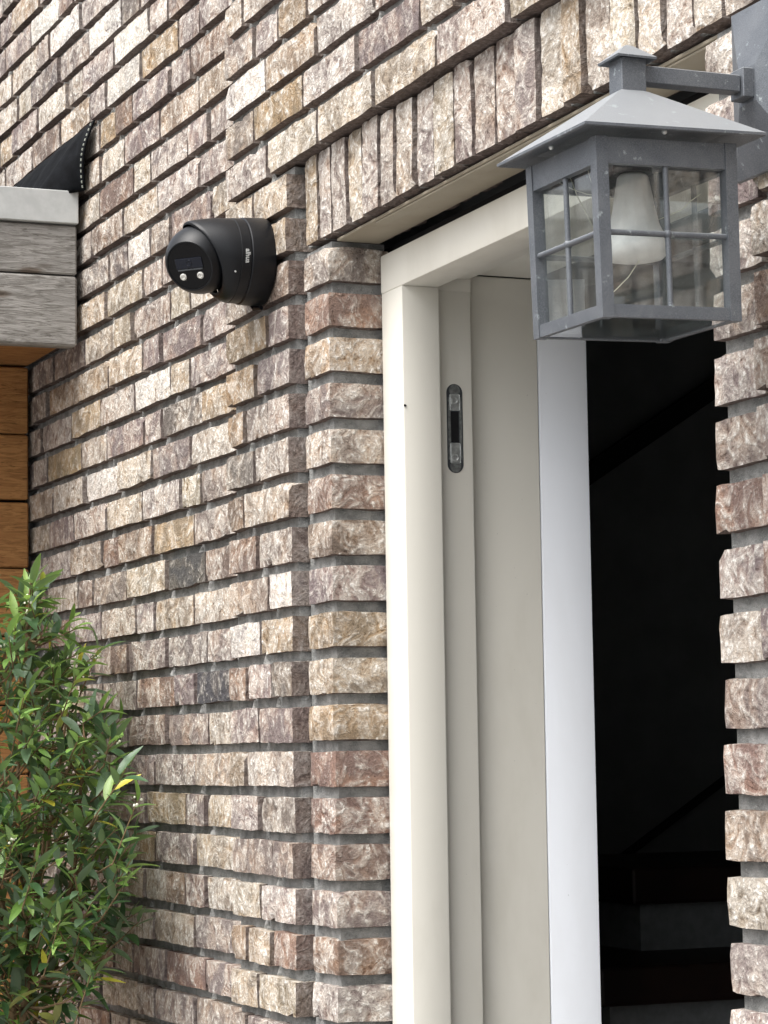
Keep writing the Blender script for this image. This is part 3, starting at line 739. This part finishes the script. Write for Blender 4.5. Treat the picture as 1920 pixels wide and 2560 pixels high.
# ------------------------------------------------------------------ shrub
SCX, SCY = -.80, -.190
sh = empty('leafy_shrub', (SCX-.15, SCY-.06, -1.555)); tag(sh, 'leafy green shrub with narrow leaves growing against the brick wall at lower left', 'shrub')
rg = random.Random(77)
iv = Vector((.379, .925, 0))                            # direction across the view
dv = Vector((-.925, .379, 0))
PROF = [(.39, .0), (.33, .03), (.27, .085), (.21, .13), (.13, .165), (.03, .195), (-.10, .205), (-.20, .20), (-.27, .16), (-.33, .08), (-.42, .05)]
def rad_at(z):
    for (z1, r1), (z0, r0_) in zip(PROF, PROF[1:]):
        if z0 <= z <= z1: return r0_ + (r1-r0_)*(z-z0)/(z1-z0)
    return .03
def leaf_mesh(seed, Lf, Wf):
    q = random.Random(seed); bend = q.uniform(.05, .30); fold = q.uniform(.15, .45); n = 6
    vs, fs = [], []
    for i in range(n+1):
        t = i/n; w = Wf*.5*(math.sin(math.pi*min(1, t*.97+.03))**.75)*(1.08-.25*t) if 0 < i < n else .0006
        x = Lf*t; z = -bend*Lf*t*t; side = q.uniform(-.0006, .0006)
        vs += [(x, -w+side, z+fold*w), (x, side, z), (x, w+side, z+fold*w)]
    for i in range(n):
        a = 3*i
        fs += [(a, a+3, a+4, a+1), (a+1, a+4, a+5, a+2)]
    me = bpy.data.meshes.new('leaf'); me.from_pydata(vs, [], fs); me.update()
    for p in me.polygons: p.use_smooth = True
    me.materials.append(LEAF); return me
LVS = [leaf_mesh(k, random.Random(k).uniform(.036, .060), random.Random(k+50).uniform(.0120, .0175)) for k in range(10)]
leaves = []; twigs = []; stems = bmesh.new(); buds = bmesh.new()
base = Vector((SCX-.10, SCY-.05, -1.555))
mains = []
for k in range(11):
    z1 = rg.uniform(-.05, .30) if k else .33
    q = rg.uniform(-1, 1); rr1 = rad_at(z1)*.6
    tip = Vector((SCX, SCY, z1)) + iv*(q*rr1) + dv*rg.uniform(-.16, .16)
    mid = Vector((SCX, SCY, -.35)) + iv*rg.uniform(-.10, .02) + dv*rg.uniform(-.08, .08)
    P = [base+Vector((rg.uniform(-.03, .03), rg.uniform(-.03, .03), 0)), base.lerp(mid, .5)+Vector((rg.uniform(-.03, .03), 0, 0)), mid, mid.lerp(tip, .5)+iv*rg.uniform(-.02, .03), tip]
    pts_ = []
    for a, b in zip(P, P[1:]): pts_ += [a.lerp(b, t/4) for t in range(4)]
    pts_.append(P[-1]); tube(stems, pts_, [.0085*(1-i/len(pts_))+.0014 for i in range(len(pts_))], 6); mains.append(pts_[8:])
allm = [p for mm in mains for p in mm]
def green(kind=None):
    u = rg.random() if kind is None else kind
    if u < .50: c = (.045, .098, .040)
    elif u < .74: c = (.105, .165, .098)
    elif u < .90: c = (.155, .275, .065)
    elif u < .97: c = (.27, .40, .12)
    else: c = (.42, .38, .05)
    f = rg.uniform(.8, 1.2); return (c[0]*f, c[1]*f, c[2]*f)
def add_leaf(p, d, col, sc_=1.0):
    d = Vector(d).normalized(); upv = Vector((rg.uniform(-.5, .5), rg.uniform(-.5, .5), 1)); yv = upv.cross(d).normalized(); zv = d.cross(yv)
    M = Matrix((d, yv, zv)).transposed().to_4x4(); M.translation = p
    leaves.append((M @ Matrix.Scale(sc_, 4), rg.randrange(len(LVS)), col))
for t in range(330):
    for _ in range(30):
        z = rg.uniform(-.36, .36) if t < 280 else rg.uniform(-.40, -.06); r = rad_at(z)
        if rg.random() < (r/.165)*1.05: break
    q = rg.uniform(-1.0, 1.0); e = rg.uniform(-1, 1) if t < 280 else rg.uniform(-1, .1)
    tip = Vector((SCX, SCY, z)) + iv*(q*r if q > 0 else q*(r+.06)) + dv*e*(r+.10)
    if rg.random() < .13 and -.15 < z < .2: tip += iv*rg.uniform(.01, .035) + Vector((.06, -.02, rg.uniform(0, .04)))
    if tip.y > -.030: tip.y = -.030 - rg.random()*.03
    outw = (tip-Vector((SCX, SCY, tip.z)));
    d = (outw.normalized()*.7 + Vector((0, 0, rg.uniform(.25, 1.2))) + Vector((rg.uniform(-.3, .3), rg.uniform(-.3, .3), 0))).normalized()
    Lt = rg.uniform(.05, .11); st_ = tip - d*Lt
    near = min(allm, key=lambda a: (a-st_).length + max(0, a.z-st_.z)*2)
    pts_ = [near.lerp(st_, k/3) + Vector((0, 0, -.01*math.sin(math.pi*k/3))) for k in range(3)] + [st_, st_.lerp(tip, .5), tip]
    tube(stems, pts_, [.0022, .0020, .0017, .0014, .0012, .0009], 5)
    N = rg.randint(7, 11); young = rg.random() < .42
    side = d.orthogonal().normalized(); sd2 = d.cross(side)
    for k in range(N):
        f = k/(N-1); pp = st_.lerp(tip, f); ang = k*2.4 + rg.uniform(-.4, .4)
        ld = d*(.35+.75*f) + (side*math.cos(ang)+sd2*math.sin(ang))*(1.0-.35*f) + Vector((0, 0, rg.uniform(-.25, .15)))
        c = green(rg.uniform(.78, .975) if (young and f > .55) else None)
        add_leaf(pp, ld, c, rg.uniform(.75, 1.15)*(1-.30*f if young else 1))
    if rg.random() < .10:
        for _ in range(5): bmesh.ops.create_icosphere(buds, subdivisions=1, radius=rg.uniform(.0015, .0028), matrix=Matrix.Translation(tip+Vector([rg.uniform(-.007, .007) for _ in range(3)])))
tag(obj('stem', stems, STEM, sh, -sh.location))
tag(obj('flower_bud', buds, FLOWER, sh, -sh.location), kind='stuff')
# the leaves that show largest are parts of their own, the rest one mass
def shows(L):
    p = L[0].translation; return (p-CAM).length - .9*(p-Vector((SCX, SCY, p.z))).dot(-dv)*0 + ( .35 if (p-CAM).normalized().dot(rr) < -.158*((p-CAM).normalized().dot(fw)) else 0)
leaves.sort(key=shows)
for M, k, c in leaves[:300]:
    o = bpy.data.objects.new('leaf', LVS[k]); C.objects.link(o); o.parent = sh
    o.matrix_local = Matrix.Translation(-sh.location) @ M; o.color = (*c, 0)
vs, fs, cs = [], [], []
for M, k, c in leaves[300:]:
    b = len(vs); me = LVS[k]
    for v in me.vertices: vs.append(M @ v.co - sh.location); cs.append((*c, 1))
    for p in me.polygons: fs.append([b+i for i in p.vertices])
me = bpy.data.meshes.new('foliage'); me.from_pydata(vs, [], fs); me.update()
at = me.color_attributes.new('tint', 'FLOAT_COLOR', 'POINT')
at.data.foreach_set('color', [x for c in cs for x in c])
for p in me.polygons: p.use_smooth = True
tag(obj('foliage', me, LEAFM, sh), kind='stuff')
